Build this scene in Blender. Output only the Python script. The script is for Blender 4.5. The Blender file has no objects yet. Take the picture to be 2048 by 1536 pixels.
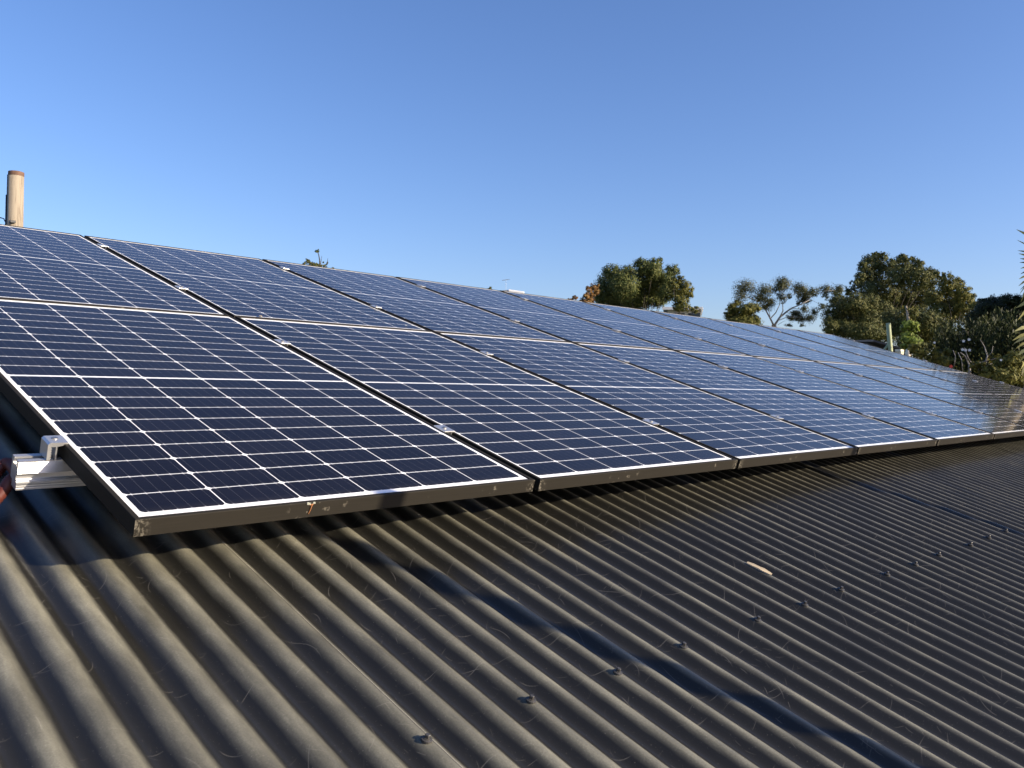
import bpy, bmesh, math, random
import numpy as np
from mathutils import Matrix, Vector

# ------------------------------------------------------------------ camera, sky, sun, exposure
SC = bpy.context.scene
COL = SC.collection
TILT = math.radians(17.0)
CAM_R = np.array([[0.69524153, -0.71855868, 0.01735853],      # right, down, forward
                  [0.01409834, -0.01051052, -0.99984537],
                  [0.71863792, 0.69537873, 0.00282325]])
CAM_R[0] = np.cross(CAM_R[1], CAM_R[2])
CAM_P = np.array([-0.59143962, -1.45417222, 0.23710958])
FPX = 1694.23
cd = bpy.data.cameras.new('camera')
cam = bpy.data.objects.new('camera', cd)
COL.objects.link(cam)
cd.sensor_width = 36.0
cd.lens = FPX / 2048 * 36.0
cd.clip_start = 0.02
cd.clip_end = 3000
cd.dof.use_dof = True
cd.dof.focus_distance = 2.6
cd.dof.aperture_fstop = 15.0
mw = Matrix.Identity(4)
for i in range(3):
    mw[i][0] = CAM_R[0][i]
    mw[i][1] = -CAM_R[1][i]
    mw[i][2] = -CAM_R[2][i]
    mw[i][3] = CAM_P[i]
cam.matrix_world = mw
SC.camera = cam

SUN = Vector((0.417, -0.844, 0.339)).normalized()
world = bpy.data.worlds.new('World')
SC.world = world
world.use_nodes = True
wn = world.node_tree
sky = wn.nodes.new('ShaderNodeTexSky')
sky.sky_type = 'NISHITA'
sky.sun_disc = False
sky.sun_elevation = math.asin(SUN.z)
sky.sun_rotation = math.atan2(SUN.x, SUN.y)
sky.altitude = 50
sky.air_density = 1.0
sky.dust_density = 1.1
sky.ozone_density = 4.5
hs = wn.nodes.new('ShaderNodeHueSaturation')
hs.inputs['Saturation'].default_value = 1.08
tint = wn.nodes.new('ShaderNodeMix')
tint.data_type = 'RGBA'
tint.blend_type = 'MULTIPLY'
tint.inputs['Factor'].default_value = 1.0
tint.inputs['B'].default_value = (1.11, .975, 1.05, 1)
wn.links.new(sky.outputs[0], tint.inputs['A'])
wn.links.new(tint.outputs['Result'], hs.inputs['Color'])
wn.links.new(hs.outputs[0], wn.nodes['Background'].inputs[0])
wn.nodes['Background'].inputs[1].default_value = 0.116
sl = bpy.data.lights.new('sun', 'SUN')
sl.energy = 5.0
sl.angle = math.radians(0.53)
sl.color = (1.0, 0.86, 0.67)
so = bpy.data.objects.new('sun', sl)
COL.objects.link(so)
so.rotation_euler = SUN.to_track_quat('Z', 'Y').to_euler()
so.location = (5, -10, 12)
SC.view_settings.view_transform = 'Standard'
SC.view_settings.look = 'None'
SC.view_settings.exposure = 0.80
SC.view_settings.gamma = 1.0

PM = Matrix.Rotation(TILT, 4, 'X')          # roof-plane frame: x along the eave, y up the slope, z out of the panels
random.seed(7)
rng = np.random.default_rng(11)


def at(u, v, dist):
    """World point seen at photo pixel (u, v), dist metres away over the ground."""
    d = CAM_R.T @ np.array([(u - 1024) / FPX, (v - 768) / FPX, 1.0])
    return Vector(CAM_P + d / math.hypot(d[0], d[1]) * dist)


def mpp(dist):
    return dist / FPX


# ------------------------------------------------------------------ material helpers
class NT:
    def __init__(self, name):
        self.m = bpy.data.materials.new(name)
        self.m.use_nodes = True
        self.t = self.m.node_tree
        self.b = self.t.nodes['Principled BSDF']
        self.out = self.t.nodes['Material Output']

    def n(self, typ, **kw):
        o = self.t.nodes.new(typ)
        for k, v in kw.items():
            setattr(o, k, v)
        return o

    def put(self, sock, v):
        if isinstance(v, bpy.types.NodeSocket):
            self.t.links.new(v, sock)
        else:
            sock.default_value = v

    def math(self, op, a, b=0.0, c=None):
        o = self.n('ShaderNodeMath', operation=op)
        self.put(o.inputs[0], a)
        self.put(o.inputs[1], b)
        if c is not None:
            self.put(o.inputs[2], c)
        return o.outputs[0]

    def mix(self, f, a, b):
        o = self.n('ShaderNodeMix', data_type='RGBA')
        self.put(o.inputs['Factor'], f)
        self.put(o.inputs['A'], a)
        self.put(o.inputs['B'], b)
        return o.outputs['Result']

    def noise(self, scale, detail=3.0, rough=0.55, vec=None, dist=0.0):
        o = self.n('ShaderNodeTexNoise')
        o.inputs['Scale'].default_value = scale
        o.inputs['Detail'].default_value = detail
        o.inputs['Roughness'].default_value = rough
        o.inputs['Distortion'].default_value = dist
        if vec is not None:
            self.put(o.inputs['Vector'], vec)
        return o.outputs[0]

    def ramp(self, f, lo, hi):
        o = self.n('ShaderNodeMapRange')
        o.clamp = True
        self.put(o.inputs[0], f)
        o.inputs[1].default_value = lo
        o.inputs[2].default_value = hi
        return o.outputs[0]

    def obj(self):
        return self.n('ShaderNodeTexCoord').outputs['Object']

    def scale(self, vec, s, loc=(0, 0, 0), rot=(0, 0, 0)):
        o = self.n('ShaderNodeMapping')
        self.put(o.inputs[0], vec)
        o.inputs[1].default_value = loc
        o.inputs[2].default_value = rot
        o.inputs[3].default_value = s
        return o.outputs[0]

    def bump(self, h, strength, dist):
        o = self.n('ShaderNodeBump')
        o.inputs['Strength'].default_value = strength
        o.inputs['Distance'].default_value = dist
        self.put(o.inputs['Height'], h)
        self.put(self.b.inputs['Normal'], o.outputs[0])

    def set(self, **kw):
        for k, v in kw.items():
            self.put(self.b.inputs[k.replace('_', ' ')], v)


def c4(r, g, b):
    return (r, g, b, 1.0)


def simple(name, col, rough=0.6, metal=0.0, var=0.25, scale=20.0, ior=1.5, spec=0.5):
    m = NT(name)
    f = m.noise(scale, 4.0, vec=m.obj())
    a = tuple(x * (1 - var) for x in col) + (1,)
    b = tuple(min(1, x * (1 + var)) for x in col) + (1,)
    m.set(Base_Color=m.mix(f, a, b), Roughness=rough, Metallic=metal, IOR=ior)
    m.b.inputs['Specular IOR Level'].default_value = spec
    return m.m


# ------------------------------------------------------------------ panel materials
PW, PH, GAPX, GAPY = 1.002, 1.684, 0.020, 0.004
LIP = 0.010


def mat_cells():
    m = NT('solar_cells_under_glass')
    uv = m.n('ShaderNodeUVMap')
    s = m.n('ShaderNodeSeparateXYZ')
    m.put(s.inputs[0], uv.outputs[0])
    u, v = s.outputs[0], s.outputs[1]
    cw, ch, g = 0.1577, 0.0785, 0.0023
    tw = 6 * cw + 5 * g
    x = m.math('SUBTRACT', u, (PW - tw) / 2)
    fx = m.math('FLOORED_MODULO', x, cw + g)
    inx = m.math('MULTIPLY', m.math('GREATER_THAN', x, 0.0), m.math('LESS_THAN', x, tw))
    y = m.math('SUBTRACT', m.math('ABSOLUTE', m.math('SUBTRACT', v, PH / 2)), 0.0048)
    fy = m.math('FLOORED_MODULO', y, ch + g)
    th = 10 * ch + 9 * g
    iny = m.math('MULTIPLY', m.math('GREATER_THAN', y, 0.0), m.math('LESS_THAN', y, th))
    dx = m.math('MINIMUM', fx, m.math('SUBTRACT', cw, fx))
    dy = m.math('MINIMUM', fy, m.math('SUBTRACT', ch, fy))
    ok = m.math('MULTIPLY', m.math('GREATER_THAN', dx, 0.0), m.math('GREATER_THAN', dy, 0.0))
    ok = m.math('MULTIPLY', ok, m.math('GREATER_THAN', m.math('ADD', dx, dy), 0.0062))
    cell = m.math('MULTIPLY', ok, m.math('MULTIPLY', inx, iny))
    # bus bars: six thin wires along each cell, a solder dot at both ends
    bp = cw / 6
    bx = m.math('ABSOLUTE', m.math('SUBTRACT', m.math('FLOORED_MODULO', fx, bp), bp / 2))
    wire = m.math('LESS_THAN', bx, 0.00022)
    dot = m.math('MULTIPLY', m.math('LESS_THAN', bx, 0.0008), m.math('LESS_THAN', dy, 0.0042))
    # slight tone change from cell to cell
    ix = m.math('FLOOR', m.math('DIVIDE', x, cw + g))
    iy = m.math('FLOOR', m.math('DIVIDE', m.math('SUBTRACT', v, 0.03), ch + g))
    comb = m.n('ShaderNodeCombineXYZ')
    m.put(comb.inputs[0], ix)
    m.put(comb.inputs[1], iy)
    oi = m.n('ShaderNodeObjectInfo')
    m.put(comb.inputs[2], oi.outputs['Random'])
    wn_ = m.n('ShaderNodeTexWhiteNoise')
    m.put(wn_.inputs[0], comb.outputs[0])
    base = m.mix(wn_.outputs[0], c4(.0045, .0050, .0105), c4(.0075, .0080, .0150))
    base = m.mix(m.math('MULTIPLY', wire, 0.55), base, c4(.16, .16, .17))
    base = m.mix(m.math('MULTIPLY', dot, 0.8), base, c4(.5, .5, .52))
    # backsheet white between the cells
    col = m.mix(cell, c4(.86, .86, .84), base)
    # thin film of dust, thicker along the low edge
    dn = m.noise(3.0, 6.0, 0.6, vec=uv.outputs[0])
    dn2 = m.noise(160.0, 2.0, 0.5, vec=uv.outputs[0])
    dust = m.math('MULTIPLY', m.ramp(dn, .35, .8), .006)
    dust = m.math('ADD', dust, m.math('MULTIPLY', m.ramp(dn2, .72, .8), .03))
    low = m.math('MULTIPLY', m.ramp(v, .055, .0), .03)
    col = m.mix(m.math('ADD', dust, low), col, c4(.55, .5, .42))
    m.set(Base_Color=col, Roughness=m.math('ADD', .075, m.math('MULTIPLY', dn, .035)), IOR=1.14)
    m.b.inputs['Sheen Weight'].default_value = .035
    m.b.inputs['Sheen Roughness'].default_value = .30
    m.bump(m.noise(900.0, 1.0, vec=uv.outputs[0]), 0.02, 0.0002)
    return m.m


def mat_frame():
    m = NT('dark_anodised_frame')
    o = m.obj()
    brush = m.noise(60.0, 3.0, vec=m.scale(o, (.15, .15, 6.0)))
    blot = m.noise(38.0, 5.0, 0.65, vec=o)
    big = m.noise(4.3, 2.0, 0.5, vec=o)
    spot = m.math('MULTIPLY', m.ramp(blot, .60, .66), m.ramp(big, .55, .66))
    fs_ = m.n('ShaderNodeSeparateXYZ')
    m.put(fs_.inputs[0], o)
    endd = m.math('MINIMUM', m.math('ABSOLUTE', fs_.outputs[0]), m.math('ABSOLUTE', m.math('SUBTRACT', PW, fs_.outputs[0])))
    fine = m.noise(150.0, 5.0, 0.7, vec=m.n('ShaderNodeNewGeometry').outputs['Position'])
    corner = m.math('MULTIPLY', m.math('MULTIPLY', m.ramp(endd, .030, .004), m.ramp(fine, .50, .62)), m.math('LESS_THAN', fs_.outputs[1], .0006))
    col = m.mix(brush, c4(.019, .017, .0135), c4(.028, .025, .020))
    spot = m.math('MAXIMUM', spot, m.math('MULTIPLY', corner, .75))
    col = m.mix(m.math('MULTIPLY', spot, .75), col, c4(.30, .27, .21))
    m.set(Base_Color=col, Roughness=m.math('ADD', .55, m.math('MULTIPLY', spot, .3)))
    m.b.inputs['Specular IOR Level'].default_value = .05
    return m.m


def mat_alu(name, v, rough=.32):
    m = NT(name)
    o = m.obj()
    n1 = m.noise(120.0, 3.0, vec=o)
    m.set(Base_Color=m.mix(n1, c4(v * .9, v * .9, v * .9), c4(v, v, v * .98)), Roughness=rough, Metallic=.75)
    return m.m


def mat_roof():
    m = NT('dusty_painted_corrugated_steel')
    o = m.obj()
    s = m.n('ShaderNodeSeparateXYZ')
    m.put(s.inputs[0], o)
    z = s.outputs[2]
    # wear: crest dust and scuffing, plus the sunlit side of each rib painted lighter
    # phase across a rib: 0 on the crest, +-.5 in the valley; the light strip leans to the sunlit side and widens at low x
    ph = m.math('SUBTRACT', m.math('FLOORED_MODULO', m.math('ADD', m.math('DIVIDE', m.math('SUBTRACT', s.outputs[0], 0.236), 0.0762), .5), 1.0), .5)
    x_fade = m.ramp(s.outputs[0], .10, 1.30)
    lo = m.math('ADD', -.30, m.math('MULTIPLY', x_fade, .15))
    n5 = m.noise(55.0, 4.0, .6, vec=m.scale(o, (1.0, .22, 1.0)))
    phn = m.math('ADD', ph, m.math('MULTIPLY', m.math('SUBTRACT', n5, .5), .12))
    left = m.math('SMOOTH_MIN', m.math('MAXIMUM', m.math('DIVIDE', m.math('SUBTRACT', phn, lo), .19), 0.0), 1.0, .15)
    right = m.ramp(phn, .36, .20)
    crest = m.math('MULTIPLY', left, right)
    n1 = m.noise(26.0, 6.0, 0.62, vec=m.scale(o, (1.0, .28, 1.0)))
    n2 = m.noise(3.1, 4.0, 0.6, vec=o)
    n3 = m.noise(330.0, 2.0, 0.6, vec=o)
    dust_sun = m.math('MULTIPLY', m.math('POWER', crest, 1.15), m.math('ADD', .45, m.math('MULTIPLY', .55, m.ramp(n1, .3, .7))))
    dust_sun = m.math('MULTIPLY', dust_sun, m.math('ADD', .5, m.math('MULTIPLY', .5, m.ramp(n2, .3, .62))))
    dust_sun = m.math('MULTIPLY', dust_sun, m.math('ADD', .80, m.math('MULTIPLY', .38, m.ramp(n3, .30, .72))))
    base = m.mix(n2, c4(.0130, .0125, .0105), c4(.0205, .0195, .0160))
    col = m.mix(m.math('MULTIPLY', dust_sun, .85), base, c4(.258, .247, .186))
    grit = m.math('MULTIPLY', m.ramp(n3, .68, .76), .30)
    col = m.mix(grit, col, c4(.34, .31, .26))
    # curved scuffs and thin scratches: one arc per random cell, most cells left empty
    def arcs(sc, width, length, off, keep):
        vv = m.n('ShaderNodeTexVoronoi')
        vv.inputs['Scale'].default_value = sc
        vv.inputs['Randomness'].default_value = 1.0
        flat = m.scale(o, (1, 1, 0), off)
        m.put(vv.inputs['Vector'], flat)
        d = m.n('ShaderNodeVectorMath', operation='SUBTRACT')
        m.put(d.inputs[0], m.scale(o, (1, 1, 0), off))
        m.put(d.inputs[1], vv.outputs['Position'])
        cs = m.n('ShaderNodeSeparateColor')
        m.put(cs.inputs[0], vv.outputs['Color'])
        rt = m.n('ShaderNodeVectorRotate', rotation_type='Z_AXIS')
        m.put(rt.inputs['Vector'], d.outputs[0])
        m.put(rt.inputs['Angle'], m.math('MULTIPLY', cs.outputs[0], 6.283))
        q = m.n('ShaderNodeSeparateXYZ')
        m.put(q.inputs[0], rt.outputs[0])
        k = m.math('MULTIPLY', m.math('SUBTRACT', cs.outputs[1], .4), 26.0)
        bend = m.math('SUBTRACT', q.outputs[1], m.math('MULTIPLY', k, m.math('MULTIPLY', q.outputs[0], q.outputs[0])))
        ln = m.ramp(m.math('ABSOLUTE', bend), width, width * .4)
        ex = m.ramp(m.math('ABSOLUTE', q.outputs[0]), length, length * .5)
        return m.math('MULTIPLY', m.math('MULTIPLY', ln, ex), m.math('LESS_THAN', cs.outputs[2], keep))
    l1 = arcs(9.0, .0011, .030, (3.1, 1.7, 0), .3)
    l2 = arcs(15.0, .0009, .020, (7.1, 4.7, 0), .3)
    l3 = arcs(40.0, .0008, .011, (1.4, 9.7, 0), .35)
    l4 = arcs(6.0, .0008, .055, (5.4, 2.7, 0), .25)
    clus = m.ramp(m.noise(5.0, 3.0, .6, vec=o), .40, .62)
    sc_ = m.math('MAXIMUM', m.math('MAXIMUM', l1, l2), m.math('MAXIMUM', l4, m.math('MULTIPLY', l3, clus)))
    sc_ = m.math('MULTIPLY', sc_, m.ramp(n1, .25, .6))
    col = m.mix(m.math('MULTIPLY', sc_, .20), col, c4(.40, .37, .31))
    # bare sheet-lap edge, its highlight painted as a light line, dark shading line beside
    lx = m.math('FLOORED_MODULO', m.math('SUBTRACT', s.outputs[0], 0.236 + 0.012), 0.762)
    lap = m.math('MULTIPLY', m.math('LESS_THAN', lx, .0013), m.ramp(n1, .30, .50))
    under = m.math('MULTIPLY', m.math('GREATER_THAN', lx, .7600), .85)
    col = m.mix(m.math('MULTIPLY', lap, .8), col, c4(.36, .34, .28))
    col = m.mix(under, col, c4(.006, .006, .006))
    m.set(Base_Color=col, IOR=1.5)
    m.put(m.b.inputs['Roughness'], m.math('ADD', m.math('ADD', .27, m.math('MULTIPLY', dust_sun, .22)), m.math('MULTIPLY', n1, .10)))
    m.b.inputs['Specular IOR Level'].default_value = .40
    m.bump(m.math('ADD', n3, m.math('MULTIPLY', n1, 1.5)), 0.10, 0.0006)
    return m.m


def mat_leaf(name, cols, rough=.55, trans=.10):
    m = NT(name)
    g = m.n('ShaderNodeNewGeometry')
    r = m.n('ShaderNodeValToRGB')
    m.put(r.inputs[0], g.outputs['Random Per Island'])
    while len(r.color_ramp.elements) < len(cols):
        r.color_ramp.elements.new(.5)
    for i, c in enumerate(cols):
        e = r.color_ramp.elements[i]
        e.position = i / max(1, len(cols) - 1)
        e.color = c4(*c)
    m.set(Base_Color=r.outputs[0], Roughness=rough)
    m.b.inputs['Specular IOR Level'].default_value = .12
    t = m.n('ShaderNodeBsdfTranslucent')
    m.put(t.inputs[0], r.outputs[0])
    ms = m.n('ShaderNodeMixShader')
    ms.inputs[0].default_value = trans
    m.t.links.new(m.b.outputs[0], ms.inputs[1])
    m.t.links.new(t.outputs[0], ms.inputs[2])
    m.t.links.new(ms.outputs[0], m.out.inputs[0])
    return m.m


M = {}
M['cells'] = mat_cells()
M['frame'] = mat_frame()
M['alu'] = mat_alu('bright_aluminium', .62)
M['alu_rail'] = mat_alu('rail_aluminium', .62, .36)
M['alu_cut'] = mat_alu('sawn_dull_aluminium', .55, .5)
M['steel'] = simple('bolt_steel', (.45, .44, .42), .35, .9, .1)
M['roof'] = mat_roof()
M['screw'] = simple('painted_screw', (.060, .057, .052), .35, .2, .3, 300)
M['rubber'] = simple('black_rubber', (.015, .015, .015), .7)
M['wall'] = simple('rendered_wall', (.55, .50, .42), .85, 0, .12, 6)
M['cream'] = simple('cream_wall', (.74, .67, .52), .85, 0, .1, 6)
M['white'] = simple('white_paint', (.82, .81, .77), .5, 0, .04, 5)
M['greyroof'] = simple('grey_roof_metal', (.22, .22, .23), .5, 0, .15, 6)
M['darkroof'] = simple('dark_roof_metal', (.06, .055, .06), .5, 0, .2, 6)
M['fascia'] = simple('fascia_paint', (.10, .095, .085), .5)
M['glass'] = simple('window_glass', (.02, .025, .03), .05)
M['timber'] = None
M['rust'] = simple('rusty_red_cap', (.15, .085, .055), .85, 0, .8, 11)
M['black'] = simple('black_plastic', (.012, .012, .014), .5)
M['orange'] = simple('orange_conduit', (.085, .017, .010), .55, 0, .3, 30)  # orange darkened in the colour to stand for the panel's shade
M['greenpaint'] = simple('pale_green_paint', (.31, .35, .20), .6, 0, .12, 12)
M['bark'] = simple('grey_bark', (.055, .046, .035), .9, 0, .4, 9)
M['palebark'] = simple('pale_gum_bark', (.24, .22, .20), .85, 0, .35, 7)
M['palmbark'] = simple('pale_palm_trunk', (.36, .29, .20), .85, 0, .3, 5)
M['chip'] = simple('pale_dry_leaf', (.56, .45, .29), .8, 0, .25, 120)
M['stalk'] = simple('rusty_dry_stalk', (.34, .14, .05), .8, 0, .3, 60)
M['lichen'] = simple('pale_lichen_crust', (.42, .42, .33), .9, 0, .4, 200)
M['petal'] = simple('white_petal', (.8, .8, .78), .6)
M['red'] = simple('red_petal', (.55, .06, .04), .6)
M['galv'] = simple('galvanised_tube', (.45, .45, .45), .45, .6, .15, 12)


def mat_timber():
    m = NT('weathered_pole_timber')
    o = m.obj()
    g = m.noise(14.0, 5.0, .6, vec=m.scale(o, (1, 1, .06)))
    f = m.noise(60.0, 3.0, .6, vec=m.scale(o, (1, 1, .03)))
    col = m.mix(g, c4(.25, .205, .14), c4(.42, .355, .26))
    col = m.mix(m.math('MULTIPLY', m.ramp(f, .50, .60), .8), col, c4(.17, .135, .095))
    m.set(Base_Color=col, Roughness=.85)
    return m.m


M['timber'] = mat_timber()


def mat_ground():
    m = NT('lawn')
    o = m.obj()
    f = m.noise(.6, 6.0, .6, vec=o)
    h = m.noise(9.0, 5.0, .7, vec=o)
    col = m.mix(f, c4(.05, .07, .025), c4(.10, .09, .045))
    col = m.mix(m.math('MULTIPLY', h, .5), col, c4(.03, .045, .018))
    m.set(Base_Color=col, Roughness=.95)
    return m.m


M['ground'] = mat_ground()
M['leaf_dark'] = mat_leaf('dark_olive_leaves', [(0.026, 0.040, 0.012), (0.065, 0.085, 0.023), (0.115, 0.127, 0.038), (0.180, 0.178, 0.059)])
M['leaf_gum'] = mat_leaf('grey_green_gum_leaves', [(0.037, 0.048, 0.020), (0.080, 0.086, 0.038), (0.141, 0.125, 0.053)])
M['leaf_olive'] = mat_leaf('olive_yellow_leaves', [(0.049, 0.060, 0.014), (0.104, 0.105, 0.025), (0.184, 0.165, 0.041)])
M['leaf_broad'] = mat_leaf('mid_green_leaves', [(0.025, 0.036, 0.011), (0.062, 0.073, 0.020), (0.107, 0.108, 0.032), (0.146, 0.139, 0.046)])
M['leaf_deep'] = mat_leaf('deep_green_leaves', [(.012, .017, .006), (.028, .034, .011), (.050, .054, .020)])  # the dark tree's own deep green
M['leaf_orange'] = mat_leaf('orange_autumn_leaves', [(.13, .065, .022), (.24, .12, .040), (.21, .15, .05)])
M['leaf_lime'] = mat_leaf('bright_lime_leaves', [(.07, .11, .02), (.20, .26, .05), (.34, .38, .10)], .4, .35)
M['leaf_palm'] = mat_leaf('palm_leaflets', [(.06, .075, .02), (.15, .16, .045), (.28, .26, .09)], .4, .25)
M['leaf_palm_yellow'] = mat_leaf('yellow_palm_leaflets', [(.30, .28, .10), (.45, .42, .17), (.55, .50, .24)], .4, .3)
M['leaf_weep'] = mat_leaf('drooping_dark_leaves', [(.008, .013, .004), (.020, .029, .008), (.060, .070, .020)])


# ------------------------------------------------------------------ object helpers
def link(o, parent=None):
    COL.objects.link(o)
    if parent is not None:
        o.parent = parent
    return o


def meshobj(name, verts, faces, mat, parent=None, smooth=False, uvs=None):
    me = bpy.data.meshes.new(name)
    me.from_pydata([tuple(v) for v in verts], [], faces)
    if smooth:
        me.polygons.foreach_set('use_smooth', [True] * len(me.polygons))
    if uvs is not None:
        ul = me.uv_layers.new(name='UVMap')
        for p in me.polygons:
            for li in p.loop_indices:
                ul.data[li].uv = uvs(me.vertices[me.loops[li].vertex_index].co)
    me.materials.append(mat)
    me.update()
    return link(bpy.data.objects.new(name, me), parent)


def tag(o, label, cat, group=None, kind=None):
    if label:
        o['label'] = label
    if cat:
        o['category'] = cat
    if group:
        o['group'] = group
    if kind:
        o['kind'] = kind
    return o


def thing(name, label, cat, loc=(0, 0, 0), group=None, mat=None):
    o = bpy.data.objects.new(name, None)
    o.empty_display_size = .1
    COL.objects.link(o)
    o.matrix_world = mat if mat is not None else Matrix.Translation(Vector(loc))
    return tag(o, label, cat, group)


class MB:
    """Collects shapes into one mesh."""

    def __init__(self):
        self.v = []
        self.f = []

    def add(self, vs, fs):
        b = len(self.v)
        self.v += [tuple(x) for x in vs]
        self.f += [tuple(i + b for i in f) for f in fs]

    def box(self, lo, hi, bev=0.0):
        x0, y0, z0 = lo
        x1, y1, z1 = hi
        if bev <= 0:
            vs = [(x0, y0, z0), (x1, y0, z0), (x1, y1, z0), (x0, y1, z0), (x0, y0, z1), (x1, y0, z1), (x1, y1, z1), (x0, y1, z1)]
            self.add(vs, [(0, 3, 2, 1), (4, 5, 6, 7), (0, 1, 5, 4), (1, 2, 6, 5), (2, 3, 7, 6), (3, 0, 4, 7)])
            return
        bm = bmesh.new()
        bmesh.ops.create_cube(bm, size=1.0)
        for w in bm.verts:
            w.co = Vector((x0 + (w.co.x + .5) * (x1 - x0), y0 + (w.co.y + .5) * (y1 - y0), z0 + (w.co.z + .5) * (z1 - z0)))
        bmesh.ops.bevel(bm, geom=list(bm.edges), offset=bev, segments=2, affect='EDGES', profile=.5)
        bm.verts.index_update()
        self.add([w.co[:] for w in bm.verts], [[w.index for w in f.verts] for f in bm.faces])
        bm.free()

    def tube(self, pts, rad, n=8, caps=True):
        pts = [Vector(p) for p in pts]
        if not hasattr(rad, '__len__'):
            rad = [rad] * len(pts)
        rings = []
        ref = None
        for i, p in enumerate(pts):
            d = (pts[min(i + 1, len(pts) - 1)] - pts[max(i - 1, 0)]).normalized()
            if ref is None:
                ref = Vector((1, 0, 0)) if abs(d.x) < .8 else Vector((0, 1, 0))
            a = (ref - d * ref.dot(d)).normalized()
            b = d.cross(a)
            ref = a
            rings.append([p + (a * math.cos(2 * math.pi * k / n) + b * math.sin(2 * math.pi * k / n)) * rad[i] for k in range(n)])
        vs = [v for r in rings for v in r]
        fs = []
        for i in range(len(pts) - 1):
            for k in range(n):
                k2 = (k + 1) % n
                fs.append((i * n + k, i * n + k2, (i + 1) * n + k2, (i + 1) * n + k))
        if caps:
            fs.append(tuple(range(n))[::-1])
            fs.append(tuple((len(pts) - 1) * n + k for k in range(n)))
        self.add(vs, fs)

    def extrude(self, prof, x0, x1, axis='x'):
        """Closed 2-D profile swept along x (profile in y, z) or y (profile in x, z)."""
        n = len(prof)
        if axis == 'x':
            vs = [(x0, a, b) for a, b in prof] + [(x1, a, b) for a, b in prof]
        else:
            vs = [(a, x0, b) for a, b in prof] + [(a, x1, b) for a, b in prof]
        fs = [(i, (i + 1) % n, n + (i + 1) % n, n + i) for i in range(n)]
        fs += [tuple(range(n))[::-1], tuple(range(n, 2 * n))]
        self.add(vs, fs)

    def build(self, name, mat, parent=None, smooth=False):
        o = meshobj(name, self.v, self.f, mat, parent, smooth)
        bm = bmesh.new()
        bm.from_mesh(o.data)
        bmesh.ops.recalc_face_normals(bm, faces=bm.faces)
        bm.to_mesh(o.data)
        bm.free()
        return o


def copy_tree(o, parent=None):
    c = o.copy()
    COL.objects.link(c)
    if parent is not None:
        c.parent = parent
    for ch in o.children:
        copy_tree(ch, c)
    return c


ORD = ['first', 'second', 'third', 'fourth', 'fifth', 'sixth', 'seventh', 'eighth', 'ninth', 'tenth']

# ------------------------------------------------------------------ ground
GZ = -3.3
gx, gf = [], []
gn = 24
for j in range(gn + 1):
    for i in range(gn + 1):
        x = (i / gn * 2 - 1) ** 3 * 900
        y = (j / gn * 2 - 1) ** 3 * 900
        gx.append((x, y, GZ))
for j in range(gn):
    for i in range(gn):
        a = j * (gn + 1) + i
        gf.append((a, a + 1, a + gn + 2, a + gn + 1))
tag(meshobj('ground', gx, gf, M['ground']), None, None, None, 'structure')

# ------------------------------------------------------------------ the house with the corrugated roof
RP = 0.0762
ZC = -0.137
RX0, RX1, RY0, RY1 = -4.0, 10.75, -1.75, 3.95
CREST0 = 0.236
house = thing('house', 'low house under a dark brown-grey corrugated steel roof carrying the solar panels', 'house')


def rib_z(x):
    z = ZC - .008 + .008 * math.cos(2 * math.pi * (x - CREST0) / RP)
    k = ((x - CREST0 - .012) / (RP * 10)) % 1.0            # each sheet laps the next: a small step every ten ribs
    return z + .0016 * (1 - k)


SN = 14
nxr = int((RX1 - RX0) / RP * SN)
ys = [RY0, -1.2, -.8, -.4, 0, .4, 1.2, 2.4, RY1]
vs, fs = [], []
for j, y in enumerate(ys):
    for i in range(nxr + 1):
        x = RX0 + i * RP / SN
        wob = .0008 * math.sin(x * 2.1 + y * 1.3) + .0006 * math.sin(x * 5.7 - y * 3.1)
        vs.append((x, y, rib_z(x) + wob))
for j in range(len(ys) - 1):
    for i in range(nxr):
        a = j * (nxr + 1) + i
        fs.append((a, a + 1, a + nxr + 2, a + nxr + 1))
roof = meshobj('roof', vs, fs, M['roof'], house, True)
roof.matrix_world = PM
# far slope, same sheet falling away behind the ridge
ridge = PM @ Vector((0, RY1, ZC))
vs2, fs2 = [], []
for j, (dy, dz) in enumerate([(0.0, -.012), (3.0, -.012 - 3.0 * math.tan(TILT)), (6.0, -.012 - 6.0 * math.tan(TILT))]):
    for i in range(nxr // 3 + 1):
        x = RX0 + i * RP / SN * 3
        vs2.append((x, ridge.y + dy, ridge.z + dz + rib_z(x) - ZC))
w2 = nxr // 3 + 1
for j in range(2):
    for i in range(w2 - 1):
        a = j * w2 + i
        fs2.append((a, a + 1, a + w2 + 1, a + w2))
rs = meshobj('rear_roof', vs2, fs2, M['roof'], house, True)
mb = MB()
mb.tube([(RX0, ridge.y, ridge.z + .0), (RX1, ridge.y, ridge.z + .0)], .028, 10)
mb.build('ridge_cap', M['fascia'], house, True)
eave = PM @ Vector((0, RY0, ZC))
mb = MB()
mb.extrude([(eave.y - .11, eave.z - .01), (eave.y - .11, eave.z - .12), (eave.y + .01, eave.z - .12), (eave.y + .01, eave.z - .03),
            (eave.y + .004, eave.z - .03), (eave.y + .004, eave.z - .114), (eave.y - .104, eave.z - .114), (eave.y - .104, eave.z - .01)], RX0, RX1)
mb.build('gutter', M['fascia'], house)
mb = MB()
rear = ridge.y + 5.5
mb.box((RX0 + .3, eave.y + .5, GZ), (RX1 - .3, eave.y + .62, eave.z - .16))
mb.box((RX0 + .3, rear - .12, GZ), (RX1 - .3, rear, eave.z - .16))
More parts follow.
